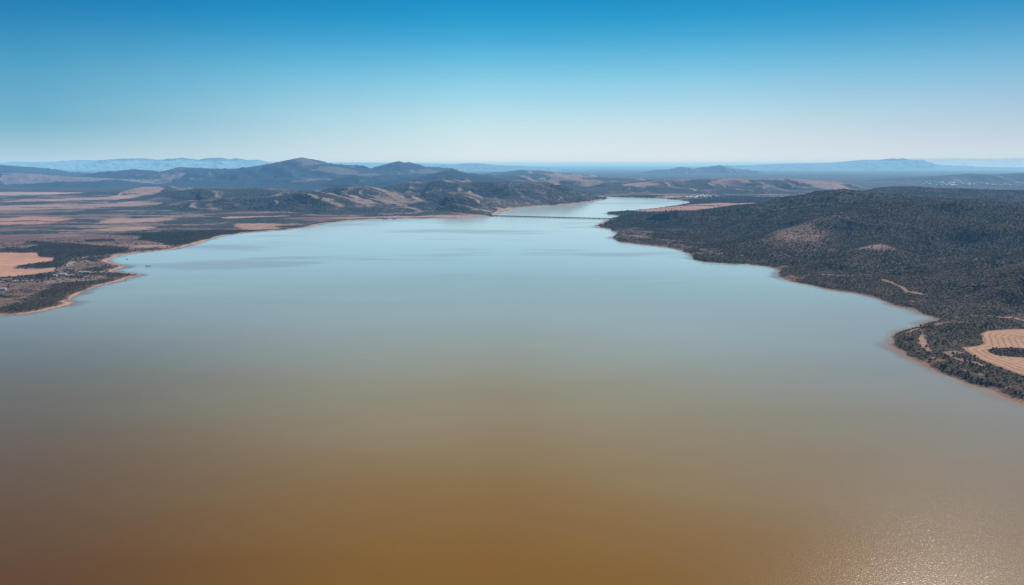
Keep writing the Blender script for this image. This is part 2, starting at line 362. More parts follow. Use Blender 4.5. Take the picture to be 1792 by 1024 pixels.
def cover(x, y, sd, z, gid, gx=None, gy=None):
    cf = CREST
    """returns albedo (n,3) and scrub density (n,)"""
    r = np.hypot(x, y)
    right = (x > 0.12 * y + 60) & (r < 4300)
    n1 = fbm(x, y, 260, 5, 61); n2 = fbm(x, y, 90, 4, 62); n3 = fbm(x, y, 900, 4, 63)
    n4 = fbm(x, y, 25, 3, 64)
    nl = fbm(x * .22 + y * .05, y, 95, 4, 66)
    ns = fbm(x * .35, y, 140, 4, 65)
    # ground colours
    purple = np.array([.17, .102, .084]); tan = np.array([.29, .195, .155]); ochre = np.array([.27, .15, .10]); pale = np.array([.34, .27, .24]); hilltan = np.array([.30, .225, .185])
    t1 = sst(-.35, .35, n1 + .3 * n2)[:, None]; t2 = sst(-.1, .5, n3 + .3 * ns)[:, None]
    soil = purple * (1 - t1) + tan * t1
    soil = soil * (1 - .5 * t2) + pale * .5 * t2
    soil = np.where(right[:, None], soil * .5 + ochre * .45 * .5, soil)
    soil = soil * (1 + .25 * n4)[:, None]
    # scrub density
    dens = np.where(right, .97, .5)
    band = sst(-.25, .12, n1 * .6 + ns * .9 + .25 * n3)
    far_d = .12 + .8 * band
    leftnear = (~right) & (r < 2300)
    dens = np.where(right, .86 + .3 * n2 - .3 * sst(.1, .5, n1), np.where(leftnear, .25 + .45 * sst(-.1, .35, n1 + n2 * .5), far_d))
    # spit and shore scrub on the left
    spit = leftnear & (r < 1500)
    dens = np.where(spit, .85 + .3 * n2, dens)
    strip = (~right) & (sd < 90) & (r > 1500) & (r < 4200)
    dens = np.where(strip, np.maximum(dens, .75 * sst(95, 40, sd + 40 * n2)), dens)
    hill = gid >= 0
    # hills: dark scrub broken by tan soil; sunlit slopes painted in as thinner scrub
    face = 0 if gx is None else np.clip(-(gx * .62 + gy * .3) * 3.2, -1, 1)
    bare_sunlit = sst(-.24, .78, n1 * .35 + n3 * .35 + n2 * .22 + .75 * face + .35 * cf)
    hd = np.where(gid == 0, .97 - .12 * sst(.3, .8, cf + n2 * .3), .98 - .8 * bare_sunlit)
    hd = np.where(gid == 3, .99 - .5 * sst(.3, .6, n3 * .8 + n2 * .3 + .4 * face), hd)
    hd = np.where(gid >= 4, .95, hd)
    hd = np.where((gid == 1) & (x > -150), np.maximum(hd, .72 + .2 * n2), hd)
    for (qx, qy, qz), rad, st in MTCLEAR:
        m_ = (np.abs(x - qx) < rad * 2) & (np.abs(y - qy) < rad * 2) & (gid > 0)
        dd_ = np.hypot(x[m_] - qx, (y[m_] - qy) * .8) * (1 + .8 * n1[m_] + .5 * n2[m_])
        hd[m_] = hd[m_] * (1 - st * sst(rad * 1.1, rad * .5, dd_))
    dens = np.where(hill, hd, np.where((r > 6000) & (gid < 0), np.maximum(dens, .78 + .5 * n1 - .6 * sst(.05, .35, ns)), dens))
    hs = hilltan * (1.0 - .25 * t1) + purple * .25 * t1
    soil = np.where((hill & (gid > 0))[:, None], hs * (1 + .3 * n4)[:, None], soil)
    for pl in DENSE:
        b0 = pl.min(0) - 20; b1 = pl.max(0) + 20
        m = (x > b0[0]) & (x < b1[0]) & (y > b0[1]) & (y < b1[1])
        if m.any():
            s = poly_sd(x[m], y[m], pl) + 8 * n2[m]
            dens[m] = np.maximum(dens[m], .97 * sst(6, -6, s))
    for pl in BROWN:
        b0 = pl.min(0) - 20; b1 = pl.max(0) + 20
        m = (x > b0[0]) & (x < b1[0]) & (y > b0[1]) & (y < b1[1])
        if m.any():
            s = poly_sd(x[m], y[m], pl) + 14 * n2[m]
            k = sst(8, -12, s)
            dens[m] = dens[m] * (1 - k) + k * (.22 + .5 * sst(0, .3, n2[m]))
            soil[m] = soil[m] * (1 - k[:, None]) + k[:, None] * np.array([.19, .125, .09]) * (1 + .5 * n4[m])[:, None]
    fd = np.full(x.shape, 200.0)
    fmask = np.zeros(x.shape)
    for pl, c, fur in FIELDS:
        b0 = pl.min(0) - 30; b1 = pl.max(0) + 30
        m = (x > b0[0]) & (x < b1[0]) & (y > b0[1]) & (y < b1[1]) & (sd > 0)
        if not m.any():
            continue
        s = poly_sd(x[m], y[m], pl)
        soft = 2.0 if r[m].min() < 1800 else 16.0
        s2 = s + soft * 1.5 * n2[m] + ((70 * n1[m] + 40 * ns[m] + 20) if soft > 5 and pl[:, 0].mean() < 0 else 0) + (0 if fur else soft * n4[m])
        k = sst(soft, -soft, s2)
        var = (1 + .22 * n1[m] + .14 * n4[m] + .16 * ns[m] + .22 * nl[m])
        dens[m] = dens[m] * (1 - k) + k * (0 if soft < 5 else .04 + .8 * sst(.12, .38, nl[m]))
        soil[m] = soil[m] * (1 - k[:, None]) + k[:, None] * np.array(c) * var[:, None]
        fmask[m] = np.maximum(fmask[m], k)
        if fur:
            fd[m] = np.where(s < 2, s, fd[m])
    m = (r < 1400) & (x > 0)
    s = poly_sd(x[m], y[m], ISLAND) + 2 * n2[m]
    k = sst(1.5, -1.5, s)
    dens[m] = np.maximum(dens[m], k); fmask[m] *= 1 - k
    soil[m] = soil[m] * (1 - k[:, None]) + k[:, None] * np.array([.09, .07, .05])
    fd[m] = np.where(k > .5, 200, np.minimum(fd[m], 200))
    for pl, w, c in PATHS:
        b0 = pl.min(0) - 40; b1 = pl.max(0) + 40
        m = (x > b0[0]) & (x < b1[0]) & (y > b0[1]) & (y < b1[1]) & (sd > 0)
        if m.any():
            d = line_d(x[m], y[m], pl) + 4.5 * n4[m] + 6 * n2[m] + .6
            k = sst(w * 1.2, w * .4, d) * (.75 + .5 * n4[m])
            k = np.clip(k, 0, 1)
            dens[m] = dens[m] * (1 - k)
            soil[m] = soil[m] * (1 - k[:, None]) + k[:, None] * np.array(c)
    for (cx, cy, cz), rad, st in HILLCLEAR:
        d = np.hypot(x - cx, y - cy)
        m = d < rad * 1.6
        k = sst(rad * 1.3, rad * .4, d[m] * (1 + .7 * n2[m])) * st * .5
        dens[m] = dens[m] * (1 - k)
        soil[m] = soil[m] * (1 - k[:, None]) + k[:, None] * np.array([.36, .22, .18])
    # beach
    bw = np.where(right, 2.0 + 4.0 * n2, 8 + 14 * n2 + 5 * sst(1500, 2500, r))
    bw = np.clip(bw, 1.0, 22)
    k = sst(bw * 1.4 + 1.5, bw * .7, sd) * (r < 4300) * np.where(right & (r > 1300), .35, 1)
    belt = sst(80, 20, sd) * right
    bs = belt * sst(.2, .5, n2 + .7 * n4) * .8
    dens = dens * (1 - .55 * bs)
    soil = soil * (1 - bs[:, None]) + bs[:, None] * np.array([.33, .17, .11])
    bc = np.where((sd < 2.5)[:, None], np.array([.27, .15, .09]), np.array([.5, .33, .22]))
    soil = soil * (1 - k[:, None]) + k[:, None] * bc
    dens = dens * (1 - k)
    # inner band of orange earth behind the beach
    k2 = sst(bw * 3.2, bw * 1.3, sd) * (1 - k) * .7 * (r < 2200)
    soil = soil * (1 - k2[:, None]) + k2[:, None] * np.array([.27, .13, .075])
    dens = dens * (1 - .45 * k2)
    dens = np.where(sd < 1, 0, np.clip(dens, 0, 1))
    return np.clip(soil, .01, .9), dens, fd


# ------------------------------------------------------------------ node helpers
def mat(name):
    m = bpy.data.materials.new(name); m.use_nodes = True
    nt = m.node_tree
    b = nt.nodes['Principled BSDF']
    return m, nt, b


def N(nt, t, **kw):
    n = nt.nodes.new(t)
    for k, v in kw.items():
        setattr(n, k, v)
    return n


def mathn(nt, op, a, b=None, c=None, clamp=False):
    n = N(nt, 'ShaderNodeMath', operation=op); n.use_clamp = clamp
    for i, v in enumerate((a, b, c)):
        if v is None:
            continue
        if isinstance(v, (int, float)):
            n.inputs[i].default_value = v
        else:
            nt.links.new(v, n.inputs[i])
    return n.outputs[0]


def mixc(nt, f, a, b, mode='MIX'):
    n = N(nt, 'ShaderNodeMix', data_type='RGBA', blend_type=mode)
    for s, v in ((0, f), (6, a), (7, b)):
        if isinstance(v, (int, float)):
            n.inputs[s].default_value = v
        elif isinstance(v, tuple):
            n.inputs[s].default_value = (*v, 1)
        else:
            nt.links.new(v, n.inputs[s])
    return n.outputs[2]


def noise_tex(nt, vec, scale, detail=3, rough=.55):
    n = N(nt, 'ShaderNodeTexNoise'); n.inputs['Scale'].default_value = scale
    n.inputs['Detail'].default_value = detail; n.inputs['Roughness'].default_value = rough
    nt.links.new(vec, n.inputs['Vector'])
    return n.outputs[0]


def smooth(nt, v, a, b):
    n = N(nt, 'ShaderNodeMapRange', interpolation_type='SMOOTHSTEP')
    nt.links.new(v, n.inputs[0]); n.inputs[1].default_value = a; n.inputs[2].default_value = b
    return n.outputs[0]


def land_material(name, near=False, haze_tint=None, veg=None):
    m, nt, b = mat(name)
    geo = N(nt, 'ShaderNodeNewGeometry'); pos = geo.outputs['Position']
    col = N(nt, 'ShaderNodeAttribute', attribute_name='soil').outputs['Color']
    den = N(nt, 'ShaderNodeAttribute', attribute_name='scrub').outputs['Fac']
    fd = N(nt, 'ShaderNodeAttribute', attribute_name='furrow').outputs['Fac']
    n_f = noise_tex(nt, pos, .22 if near else .035, 4, .65)
    n_m = noise_tex(nt, pos, .03 if near else .006, 4, .6)
    # ploughed contour lines follow the field edge
    wob = mathn(nt, 'ADD', fd, mathn(nt, 'MULTIPLY', noise_tex(nt, pos, .02, 2), 7.0))
    fur = mathn(nt, 'SINE', mathn(nt, 'MULTIPLY', wob, .95))
    fur = smooth(nt, fur, .25, .95)
    isf = mathn(nt, 'LESS_THAN', fd, 150.0)
    fur = mathn(nt, 'MULTIPLY', mathn(nt, 'MULTIPLY', fur, isf), .45)
    base = mixc(nt, fur, col, (.17, .085, .05))
    var = mathn(nt, 'ADD', mathn(nt, 'MULTIPLY', n_f, 1.0), .52)
    vc = N(nt, 'ShaderNodeCombineColor'); [nt.links.new(var, vc.inputs[i]) for i in range(3)]
    base = mixc(nt, 1.0, base, vc.outputs[0], 'MULTIPLY')
    # scattered scrub between the modelled shrubs
    vor = N(nt, 'ShaderNodeTexVoronoi'); vor.inputs['Scale'].default_value = .16 if near else .055
    nt.links.new(pos, vor.inputs['Vector'])
    cell = mathn(nt, 'ADD', mathn(nt, 'MULTIPLY', vor.outputs['Distance'], .55), mathn(nt, 'MULTIPLY', n_f, .5))
    cell = mathn(nt, 'ADD', cell, mathn(nt, 'MULTIPLY', n_m, .25))
    thr = mathn(nt, 'SUBTRACT', mathn(nt, 'MULTIPLY', den, 1.15), cell)
    sc = smooth(nt, thr, -.12, .16) if near else smooth(nt, thr, -.3, .3)
    v1, v2, v3 = ((.052, .045, .026), (.078, .062, .038), (.105, .08, .054)) if near else ((.026, .040, .046), (.044, .055, .054), (.066, .066, .058))  # farther scrub is bluer, part of the haze put into its colour
    g1 = mixc(nt, smooth(nt, n_m, .35, .65), v1, v2)
    g2 = mixc(nt, smooth(nt, vor.outputs['Color'], .2, .9), g1, v3)
    out = mixc(nt, sc, base, g2)
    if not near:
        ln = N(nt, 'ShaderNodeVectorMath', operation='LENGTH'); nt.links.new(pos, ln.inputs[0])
        out = mixc(nt, mathn(nt, 'MULTIPLY', smooth(nt, ln.outputs['Value'], 7000.0, 30000.0), .6), out, (.19, .31, .36))  # distance haze painted into the far land colour
    if haze_tint:
        out = mixc(nt, haze_tint[1], out, haze_tint[0])  # haze over the mountains put into their surface colour
    nt.links.new(out, b.inputs['Base Color'])
    b.inputs['Roughness'].default_value = .95
    b.inputs['Specular IOR Level'].default_value = .1
    bp = N(nt, 'ShaderNodeBump'); bp.inputs['Strength'].default_value = .9
    bp.inputs['Distance'].default_value = 3.5 if near else 14
    hgt = mathn(nt, 'MULTIPLY', mathn(nt, 'SUBTRACT', 1.0, cell), den)
    nt.links.new(hgt, bp.inputs['Height']); nt.links.new(bp.outputs[0], b.inputs['Normal'])
    return m


# ------------------------------------------------------------------ tagging
def tag(o, label=None, cat=None, group=None, kind=None):
    if label: o['label'] = label
    if cat: o['category'] = cat
    if group: o['group'] = group
    if kind: o['kind'] = kind
    return o


def link(o, parent=None):
    COL.objects.link(o)
    if parent is not None:
        o.parent = parent
    return o


def mesh_np(name, V, F, m, smooth_=True):
    me = bpy.data.meshes.new(name)
    n = len(V); k = len(F); w = F.shape[1]
    me.vertices.add(n); me.vertices.foreach_set('co', V.astype(np.float32).ravel())
    me.loops.add(k * w); me.loops.foreach_set('vertex_index', F.astype(np.int32).ravel())
    me.polygons.add(k)
    me.polygons.foreach_set('loop_start', np.arange(0, k * w, w, dtype=np.int32))
    me.polygons.foreach_set('loop_total', np.full(k, w, dtype=np.int32))
    me.polygons.foreach_set('use_smooth', np.full(k, smooth_, dtype=bool))
    me.update(calc_edges=True)
    me.materials.append(m)
    return me


# ------------------------------------------------------------------ terrain mesh
AZ = np.radians(np.arange(-52, 56.01, .085))
rr = [330.0]
while rr[-1] < 150000:
    r_ = rr[-1]
    rr.append(r_ + min(max(r_ * r_ / 215000, 1.2), r_ * .0042))
rr = np.array(rr)
A, RR = np.meshgrid(AZ, rr)
GX = (RR * np.sin(A)); GY = (RR * np.cos(A))
shape = GX.shape
fx = GX.ravel(); fy = GY.ravel()
SD = shore_sd(fx, fy)
Z, GID, BEST = height(fx, fy, SD)
Zg = Z.reshape(shape)
d_r = np.gradient(Zg, axis=0) / np.gradient(RR, axis=0)
d_a = np.gradient(Zg, axis=1) / (RR * (AZ[1] - AZ[0]))
gx = (d_r * np.sin(A) + d_a * np.cos(A)).ravel()
gy = (d_r * np.cos(A) - d_a * np.sin(A)).ravel()
soil, dens, furrow = cover(fx, fy, SD, Z, GID, gx, gy)
nr, na = shape
ii = np.arange(nr - 1)[:, None] * na + np.arange(na - 1)[None, :]
quads = np.stack([ii, ii + 1, ii + 1 + na, ii + na], -1).reshape(-1, 4)
qs = SD[quads].max(1)
quads = quads[qs > -45]
qg = GID[quads].max(1)
V = np.stack([fx, fy, Z], 1)
M_near = land_material('scrubland', near=True)
M_mid = land_material('hill_scrub')
M_mtn = land_material('hazed_mountain_scrub', haze_tint=((.022, .060, .125), .5))
M_hor = land_material('hazy_mountain', haze_tint=((.22, .38, .50), .8))
M_fnt = land_material('faint_mountain', haze_tint=((.62, .74, .76), .97))
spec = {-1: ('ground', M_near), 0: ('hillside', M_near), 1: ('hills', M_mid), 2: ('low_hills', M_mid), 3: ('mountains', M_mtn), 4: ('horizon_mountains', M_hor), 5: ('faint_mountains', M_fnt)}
qr = np.hypot(V[quads[:, 0], 0], V[quads[:, 0], 1])
parts = []
for g, (nm, mm) in spec.items():
    if g == -1:
        parts.append(('ground', quads[(qg == -1) & (qr < 2300)], M_near))
        parts.append(('plain', quads[(qg == -1) & (qr >= 2300)], M_mid))
    else:
        parts.append((nm, quads[qg == g], mm))
for nm, q, mm in parts:
    if not len(q):
        continue
    u, inv = np.unique(q.ravel(), return_inverse=True)
    me = mesh_np(nm, V[u], inv.reshape(-1, 4), mm)
    ca = me.color_attributes.new('soil', 'FLOAT_COLOR', 'POINT')
    c4 = np.ones((len(u), 4), np.float32); c4[:, :3] = soil[u]
    ca.data.foreach_set('color', c4.ravel())
    for an, arr in (('scrub', dens), ('furrow', furrow)):
        a_ = me.attributes.new(an, 'FLOAT', 'POINT'); a_.data.foreach_set('value', arr[u].astype(np.float32))
    o = bpy.data.objects.new(nm, me); link(o); tag(o, kind='structure')
print('terrain', shape, len(quads))

# ------------------------------------------------------------------ water
waz = np.radians(np.concatenate([np.arange(-180, -54, 6), np.arange(-54, 56.01, .22), np.arange(60, 180.1, 6)]))
wr = [20.0]
while wr[-1] < 6800:
    wr.append(wr[-1] * 1.012)
wr = np.array(wr)
A2, R2 = np.meshgrid(waz, wr)
wx = (R2 * np.sin(A2)).ravel(); wy = (R2 * np.cos(A2)).ravel()
wsd = shore_sd(wx, wy)
ii = np.arange(len(wr) - 1)[:, None] * len(waz) + np.arange(len(waz) - 1)[None, :]
q = np.stack([ii, ii + 1, ii + 1 + len(waz), ii + len(waz)], -1).reshape(-1, 4)
q = q[wsd[q].min(1) < 40]
u, inv = np.unique(q.ravel(), return_inverse=True)
mW, nt, b = mat('lake_water')
me = mesh_np('lake', np.stack([wx, wy, np.zeros_like(wx)], 1)[u], inv.reshape(-1, 4), mW)
a_ = me.attributes.new('shore', 'FLOAT', 'POINT'); a_.data.foreach_set('value', np.clip(-wsd[u], 0, 500).astype(np.float32))
lake = link(bpy.data.objects.new('lake', me)); tag(lake, kind='structure')
geo = N(nt, 'ShaderNodeNewGeometry'); pos = geo.outputs['Position']
sh = N(nt, 'ShaderNodeAttribute', attribute_name='shore').outputs['Fac']
mp = N(nt, 'ShaderNodeMapping'); nt.links.new(pos, mp.inputs[0]); mp.inputs['Scale'].default_value = (.55, 1.5, 1)
big = noise_tex(nt, mp.outputs[0], .0022, 4, .55)
sepw = N(nt, 'ShaderNodeSeparateXYZ'); nt.links.new(pos, sepw.inputs[0])
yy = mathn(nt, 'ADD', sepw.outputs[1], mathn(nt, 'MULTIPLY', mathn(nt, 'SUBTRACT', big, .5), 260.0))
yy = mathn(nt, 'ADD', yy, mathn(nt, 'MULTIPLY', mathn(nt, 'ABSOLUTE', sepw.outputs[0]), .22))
yy = mathn(nt, 'ADD', yy, mathn(nt, 'MULTIPLY', mathn(nt, 'MAXIMUM', sepw.outputs[0], 0.0), .25))  # brighter sky reflection on the sunward right, put into the colour shift
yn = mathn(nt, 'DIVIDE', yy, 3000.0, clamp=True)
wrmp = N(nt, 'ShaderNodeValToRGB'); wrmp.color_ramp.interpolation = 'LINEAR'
wst = [(250, (.25, .112, .005)), (360, (.265, .126, .008)), (460, (.30, .17, .035)), (560, (.335, .235, .09)), (690, (.36, .315, .165)), (820, (.385, .385, .26)), (1000, (.42, .46, .36)), (1300, (.44, .50, .41)), (1700, (.56, .66, .57)), (2400, (.72, .80, .72))]  # pale sky reflection of farther water painted into its base colour
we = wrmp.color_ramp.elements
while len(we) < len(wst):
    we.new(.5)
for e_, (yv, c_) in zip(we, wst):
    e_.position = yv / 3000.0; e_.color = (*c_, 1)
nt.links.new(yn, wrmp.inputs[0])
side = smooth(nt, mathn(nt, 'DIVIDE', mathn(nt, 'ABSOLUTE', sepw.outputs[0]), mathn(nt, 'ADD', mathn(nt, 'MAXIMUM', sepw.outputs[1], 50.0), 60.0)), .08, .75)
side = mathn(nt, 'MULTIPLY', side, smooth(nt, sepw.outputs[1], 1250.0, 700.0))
sidec = mixc(nt, mathn(nt, 'GREATER_THAN', sepw.outputs[0], 0.0), (.53, .47, .42), (.74, .68, .74))  # vignette-like darkening toward both sides put into the water colour
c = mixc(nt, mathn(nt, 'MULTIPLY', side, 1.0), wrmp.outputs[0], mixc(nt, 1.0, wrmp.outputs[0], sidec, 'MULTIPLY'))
shn = mathn(nt, 'ADD', sh, mathn(nt, 'MULTIPLY', mathn(nt, 'SUBTRACT', noise_tex(nt, pos, .014, 4), .45), 70.0))
c = mixc(nt, smooth(nt, shn, 24.0, 0.0), c, (.33, .20, .10))
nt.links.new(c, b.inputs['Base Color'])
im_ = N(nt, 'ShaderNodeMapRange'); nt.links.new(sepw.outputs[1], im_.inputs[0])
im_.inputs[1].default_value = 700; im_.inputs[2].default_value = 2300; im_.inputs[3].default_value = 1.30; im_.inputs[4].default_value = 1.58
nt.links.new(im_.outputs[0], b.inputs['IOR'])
mp2 = N(nt, 'ShaderNodeMapping'); nt.links.new(pos, mp2.inputs[0]); mp2.inputs['Scale'].default_value = (.35, 1.1, 1); mp2.inputs['Location'].default_value = (300, 90, 0)
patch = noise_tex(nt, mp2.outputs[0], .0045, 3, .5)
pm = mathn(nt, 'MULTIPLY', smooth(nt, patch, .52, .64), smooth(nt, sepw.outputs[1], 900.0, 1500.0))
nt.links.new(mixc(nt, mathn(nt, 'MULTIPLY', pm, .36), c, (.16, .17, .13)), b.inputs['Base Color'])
sep0 = N(nt, 'ShaderNodeSeparateXYZ'); nt.links.new(pos, sep0.inputs[0])
rf = N(nt, 'ShaderNodeMapRange', interpolation_type='SMOOTHSTEP'); nt.links.new(sep0.outputs[1], rf.inputs[0])
rf.inputs[1].default_value = 250; rf.inputs[2].default_value = 1500; rf.inputs[3].default_value = .23; rf.inputs[4].default_value = .12
rough = mathn(nt, 'ADD', mathn(nt, 'MULTIPLY', pm, .10), rf.outputs[0])
nt.links.new(rough, b.inputs['Roughness'])
mp3 = N(nt, 'ShaderNodeMapping'); nt.links.new(pos, mp3.inputs[0]); mp3.inputs['Rotation'].default_value = (0, 0, R(-25)); mp3.inputs['Scale'].default_value = (.6, 1.0, 1)
rip = noise_tex(nt, mp3.outputs[0], 1.7, 2, .5)
rip2 = noise_tex(nt, mp3.outputs[0], .35, 3, .6)
hh = mathn(nt, 'ADD', rip, mathn(nt, 'MULTIPLY', rip2, .35))
sep = N(nt, 'ShaderNodeSeparateXYZ'); nt.links.new(pos, sep.inputs[0])
fade = N(nt, 'ShaderNodeMapRange'); nt.links.new(sep.outputs[1], fade.inputs[0])
fade.inputs[1].default_value = 300; fade.inputs[2].default_value = 1300; fade.inputs[3].default_value = 1.0; fade.inputs[4].default_value = .22
bp = N(nt, 'ShaderNodeBump'); bp.inputs['Distance'].default_value = .08
nt.links.new(fade.outputs[0], bp.inputs['Strength']); nt.links.new(hh, bp.inputs['Height']); nt.links.new(bp.outputs[0], b.inputs['Normal'])


# ------------------------------------------------------------------ foliage
def leaf_mat(name, c1, c2):
    m, nt, b = mat(name)
    oi = N(nt, 'ShaderNodeObjectInfo')
    g = N(nt, 'ShaderNodeNewGeometry')
    nz = noise_tex(nt, g.outputs['Position'], .5, 2)
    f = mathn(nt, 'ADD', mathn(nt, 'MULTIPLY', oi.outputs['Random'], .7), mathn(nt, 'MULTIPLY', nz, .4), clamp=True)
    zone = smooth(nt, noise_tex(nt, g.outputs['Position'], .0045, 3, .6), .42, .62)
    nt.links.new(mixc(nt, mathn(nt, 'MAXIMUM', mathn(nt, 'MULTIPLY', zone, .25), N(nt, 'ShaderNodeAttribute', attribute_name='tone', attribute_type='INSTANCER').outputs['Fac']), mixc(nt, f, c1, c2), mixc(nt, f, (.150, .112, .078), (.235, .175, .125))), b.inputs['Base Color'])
    b.inputs['Roughness'].default_value = .8; b.inputs['Specular IOR Level'].default_value = .15
    return m


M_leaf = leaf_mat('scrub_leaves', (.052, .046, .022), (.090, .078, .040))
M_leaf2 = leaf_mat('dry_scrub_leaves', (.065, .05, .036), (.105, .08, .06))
mB, nt, b = mat('bark')
nt.links.new(mixc(nt, noise_tex(nt, N(nt, 'ShaderNodeNewGeometry').outputs['Position'], 4), (.05, .035, .025), (.12, .09, .07)), b.inputs['Base Color'])


def crown_mesh(seed, nleaf=90, rad=2.6, hgt=3.4, lobes=6, m=None, size=.75):
    rnd = random.Random(seed)
    vs, fs = [], []
    L = []
    for i in range(lobes):
        a = rnd.uniform(0, 6.28); d = rnd.uniform(0, .55) * rad
        L.append((math.cos(a) * d, math.sin(a) * d, rnd.uniform(.42, .78) * hgt, rnd.uniform(.4, .62) * rad))
    # uneven inner mass
    ns, nr_ = 7, 4
    for (cx, cy, cz, lr) in L:
        b0 = len(vs)
        for j in range(nr_ + 1):
            ph = math.pi * j / nr_
            for k in range(ns):
                th = 6.283 * k / ns + j * .4
                q = lr * .8 * rnd.uniform(.75, 1.1)
                vs.append((cx + q * math.sin(ph) * math.cos(th), cy + q * math.sin(ph) * math.sin(th), max(.15, cz + q * .85 * math.cos(ph))))
        for j in range(nr_):
            for k in range(ns):
                k2 = (k + 1) % ns
                fs.append((b0 + j * ns + k, b0 + (j + 1) * ns + k, b0 + (j + 1) * ns + k2, b0 + j * ns + k2))
    for i in range(nleaf):
        cx, cy, cz, lr = rnd.choice(L)
        th = rnd.uniform(0, 6.28); cph = rnd.uniform(-.5, 1); sph = math.sqrt(1 - cph * cph)
        q = lr * rnd.uniform(.75, 1.2)
        p = Vector((cx + q * sph * math.cos(th), cy + q * sph * math.sin(th), max(.2, cz + q * .9 * cph)))
        t = Vector((rnd.gauss(0, 1), rnd.gauss(0, 1), rnd.gauss(0, .7))).normalized()
        s = t.cross(Vector((rnd.gauss(0, 1), rnd.gauss(0, 1), rnd.gauss(0, 1)))).normalized()
        sz = size * rnd.uniform(.5, 1.1)
        b0 = len(vs)
        for (u_, v_) in ((-.5, -.3), (.5, -.4), (.6, .4), (-.4, .5)):
            vs.append(tuple(p + t * u_ * sz + s * v_ * sz))
        fs.append((b0, b0 + 1, b0 + 2, b0 + 3))
    me = bpy.data.meshes.new('crown'); me.from_pydata(vs, [], fs); me.materials.append(m or M_leaf)
    return me


def trunk_mesh(seed, h=2.4):
    rnd = random.Random(seed); vs, fs = [], []

    def tube(p0, p1, r0, r1, n=6):
        b0 = len(vs); d = (Vector(p1) - Vector(p0)).normalized()
        a = d.orthogonal().normalized(); c_ = d.cross(a)
        for p, r_ in ((p0, r0), (p1, r1)):
            for k in range(n):
                t = 6.283 * k / n; vs.append(tuple(Vector(p) + a * math.cos(t) * r_ + c_ * math.sin(t) * r_))
        for k in range(n):
            fs.append((b0 + k, b0 + (k + 1) % n, b0 + n + (k + 1) % n, b0 + n + k))
    tube((0, 0, -.5), (.05, 0, h * .5), .22, .15)
    for k in range(4):
        a = 1.57 * k + rnd.uniform(-.4, .4)
        tube((.05, 0, h * .45), (math.cos(a) * .9, math.sin(a) * .9, h * rnd.uniform(.9, 1.1)), .12, .05)
    me = bpy.data.meshes.new('trunk'); me.from_pydata(vs, [], fs); me.materials.append(mB)
    return me


CR = [crown_mesh(i, nleaf=100, rad=random.uniform(2.3, 3.1), hgt=random.uniform(2.8, 4.2), lobes=random.randint(4, 7)) for i in range(5)]
CRD = [crown_mesh(50 + i, nleaf=70, rad=1.9, hgt=2.0, lobes=4, m=M_leaf2, size=.6) for i in range(2)]
TR = [trunk_mesh(i) for i in range(3)]


def sample(box, spacing, seed):
    x0, x1, y0, y1 = box
    rng = np.random.default_rng(seed)
    gx_, gy_ = np.meshgrid(np.arange(x0, x1, spacing), np.arange(y0, y1, spacing))
    gx_ = gx_.ravel() + rng.uniform(-.5, .5, gx_.size) * spacing
    gy_ = gy_.ravel() + rng.uniform(-.5, .5, gy_.size) * spacing
    return gx_, gy_, rng


def visible_az(x, y, lo=-40.5, hi=43):
    a = np.degrees(np.arctan2(x, y)); return (a > lo) & (a < hi)


pts_all = []
for box, sp, seed, r0, r1, sc in (((-1500, 1500, 420, 1650), 2.9, 1, 0, 1500, .56), ((-2200, 2600, 1000, 3000), 3.9, 2, 1500, 2450, .85), ((200, 4200, 1500, 4700), 6.6, 3, 2450, 4700, 1.35)):
    x, y, rng = sample(box, sp, seed)
    r_ = np.hypot(x, y)
    k = (r_ >= r0) & (r_ < r1) & visible_az(x, y); x = x[k]; y = y[k]
    s_ = shore_sd(x, y); k = s_ > 2.5; x = x[k]; y = y[k]; s_ = s_[k]
    z, gd, _ = height(x, y, s_)
    _, dn, _ = cover(x, y, s_, z, gd)
    CR_ = CREST
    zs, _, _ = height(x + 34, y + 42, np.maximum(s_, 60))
    tone = np.clip(.16 + np.clip((z - zs) / 54 * 3.8, -.6, .8) * (gd == 0) + .8 * CR_ + .55 * fbm(x, y, 210, 4, 92) + .5 * sst(55, 5, s_), 0, 1)  # relief light put into leaf colour: sun-facing slopes and crests lighter
    p = rng.uniform(0, 1, x.size)
    k = p < (dn ** 1.5) * .96
    size = sc * (.42 + .85 * rng.uniform(0, 1, x.size) ** 1.8) * (1 + .35 * fbm(x, y, 70, 2, 91))
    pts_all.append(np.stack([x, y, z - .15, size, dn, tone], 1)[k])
pts = np.concatenate(pts_all)
print('shrubs', len(pts))

# the three hundred shrubs that show largest are things of their own
rr_ = np.hypot(pts[:, 0], pts[:, 1])
azp = np.degrees(np.arctan2(pts[:, 0], pts[:, 1]))
score = pts[:, 3] / rr_ * ((azp < 36.2) & (azp > -36.2))
order = np.argsort(-score)
top = order[:290]; rest = order[290:]


def make_shrub(k, loc, s, rz, label, group):
    t = bpy.data.objects.new('shrub_tree', None); t.location = loc; t.rotation_euler = (0, 0, rz); t.scale = (s, s, s); link(t)
    t.empty_display_size = .5
    tag(t, label, 'tree', group)
    link(bpy.data.objects.new('crown', CR[k % len(CR)]), t)
    link(bpy.data.objects.new('trunk', TR[k % len(TR)]), t)
    return t


